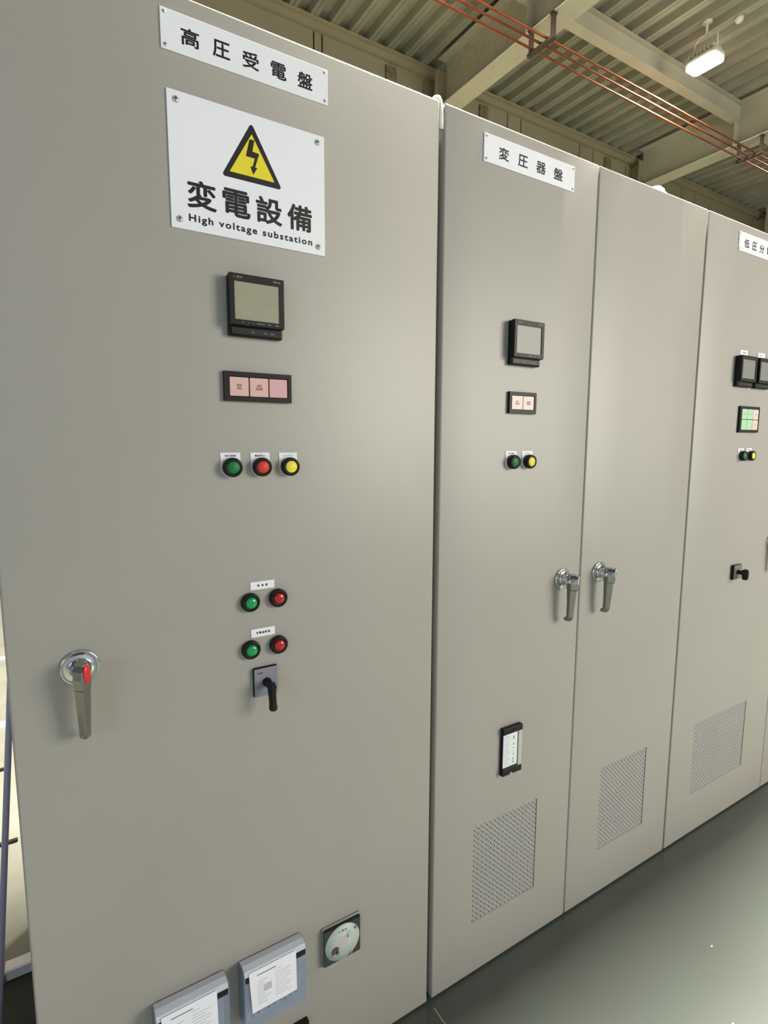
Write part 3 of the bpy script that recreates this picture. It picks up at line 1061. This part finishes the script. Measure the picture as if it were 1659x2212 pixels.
b.prism([(x - 0.0205, z - 0.0145) for x, z in pts], -0.0162, -0.0145, MAROON)
b.lathe([(0.0048, -0.0145), (0.0048, -0.0165), (0.0, -0.0168)], INK, 'y', 20, (-0.0165, 0, -0.0185))
b.obj('setting_knob', t)
b = MB()
b.box(-0.0500, 0.0505, -0.0185, -0.0172, -0.0480, 0.0485, CLEARSHEET)
for a in ((-0.0500, -0.0488, -0.048, 0.0485), (0.0493, 0.0505, -0.048, 0.0485)):
    b.box(a[0], a[1], -0.0172, -0.006, a[2], a[3], CLEARSHEET)
b.obj('clear_cover', t)


def holder(lab, x, z):
    t = thing('breaker_unit', lab, 'breaker', (x, 0, z), 'black units with white labels')
    w, h, D = 0.0738, 0.142, 0.0145
    b = MB()
    b.box(0, w, -0.0085, 0.0, 0.0, h, BLACK, 0.0015, 2)
    b.box(0, w, -D, -0.0080, h - 0.0180, h, BLACK, 0.0015, 2)
    b.box(0, w * 0.40, -D, -0.0080, 0.0, 0.0175, BLACK, 0.0015, 2)
    b.box(w * 0.56, w, -D, -0.0080, 0.0, 0.0175, BLACK, 0.0015, 2)
    b.box(w * 0.38, w * 0.58, -D, -0.0080, 0.0075, 0.0175, BLACK)
    b.lathe([(0.0035, -D - 0.0002), (0.0035, -D + 0.0005)], DARK, 'y', 20, (w * 0.5, 0, h - 0.0085))
    b.obj('case', t)
    b = MB()
    b.box(0.0035, w - 0.0165, -0.0106, -0.0085, 0.0235, h - 0.0190, PAPER)
    yy = -0.0109
    for k in range(13):
        z_ = 0.030 + k * 0.0070
        b.box(0.007, 0.007 + (0.019, 0.013, 0.022)[k % 3], yy, yy + 0.0003, z_, z_ + 0.0018, PAPERINK)
    for z_, hh in ((0.030, 0.006), (0.040, 0.006), (0.056, 0.003), (0.066, 0.002), (0.074, 0.003), (0.085, 0.005), (0.102, 0.010)):
        b.box(0.041, 0.044, yy, yy + 0.0003, z_, z_ + hh, mat('label_dark_print', '#5B5A60', 0.6))
    b.obj('label_card', t)
    b = MB()
    b.box(0.0025, w, -0.0140, -0.0128, 0.0178, h - 0.0182, CLEARSHEET)
    b.box(w - 0.013, w, -0.0128, -0.0090, 0.0178, h - 0.0182, mat('frosted_rail', '#C9C9C2', 0.3))
    b.obj('clear_cover', t)


holder('black unit with white label behind a clear cover on the middle cabinet', 0.2443, 0.596)
holder('black unit just showing at the frame bottom under the relay boxes', -0.4300, 0.039)

# ------------------------------------------------------------------ things glimpsed left of the cabinets
b = MB()
pts = [(-1.0002 + 0.0948 * z, 0.50, z) for z in [0.008 + 0.04 * k for k in range(28)]]
b.tube(pts, 0.0075, HOSE, 16)
tag(b.obj('plastic_tube'), 'thin violet grey tube leaning beside the left edge of the cabinets', 'tube')
b = MB()
b.prism_x([(0.668, 0.0125), (0.668, 0.040), (0.672, 0.044), (0.705, 0.044), (0.709, 0.040), (0.709, 0.0125)], -0.990, -0.45 - 0.44, PINKBAR)
b.prism_x([(0.664, 0.0125), (0.664, 0.036), (0.706, 0.036), (0.706, 0.0125)], -1.06, -0.990, mat('grey_bar_end', '#66605E', 0.6))
tag(b.obj('timber_bar'), 'whitish bar lying on the dark shadow sheet at the bottom left', 'bar')
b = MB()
b.box(-1.6, -0.89, 0.05, 0.735, 0.0, 0.012, SHADOW_DARK, 0.002, 1)  # added dark sheet, stands in for the cabinet's shadow on the concrete
tag(b.obj('shadow_sheet'), 'dark sheet standing in for the cabinet shadow on the floor at the bottom left', 'shadow sheet')
for x0, x1, y, lab in ((-1.35, -1.048, 1.93, 'short black rod on the pale floor, farther from the camera'),
                       (-1.30, -0.979, 1.34, 'short black rod on the pale floor behind the tube')):
    b = MB()
    b.tube([(x0, y, 0.0075), (x1, y, 0.0075)], 0.0075, BLACK, 12)
    tag(b.obj('steel_rod'), lab, 'rod', 'black rods on the pale floor')
b = MB()
b.box(-3.0, -1.055, 2.41, 2.49, 0.0, 0.0015, WHITELINE)
b.box(-3.0, -1.10, 3.55, 3.61, 0.0, 0.0015, WHITELINE)
tag(b.obj('floor_line'), 'white painted lines on the pale concrete floor', 'floor marking', None, 'structure')
# fine cracks and specks on the green floor
b = MB()
pts = [(0.0105, -0.02), (0.0090, -0.06), (0.016, -0.11), (0.015, -0.17), (0.022, -0.24)]
for (x, y), (x2, y2) in zip(pts, pts[1:]):
    b.raw([(x - 0.0012, y, 0.0006), (x + 0.0012, y, 0.0006), (x2 + 0.0012, y2, 0.0006), (x2 - 0.0012, y2, 0.0006)], [(0, 3, 2, 1)], mat('pale_scratch', '#B9B58E', 0.6))
tag(b.obj('floor_scratch'), 'pale scratch on the floor at the gap between the first cabinets', 'scratch')
for x, y, s_, lab in ((0.853, -0.315, 0.0035, 'white paint speck on the floor in front of the middle cabinet'),
                      (0.665, -0.47, 0.0035, 'white paint speck on the floor near the frame bottom'),
                      (0.95, -0.485, 0.0035, 'white paint speck on the floor at the lower right')):
    b = MB()
    b.lathe([(s_, 0.0), (s_ * 0.8, 0.0012), (0, 0.0016)], WHITELINE, 'z', 9, (x, y, 0), True, 1.3, 0.6)
    tag(b.obj('paint_speck'), lab, 'speck', 'white paint specks on the floor')
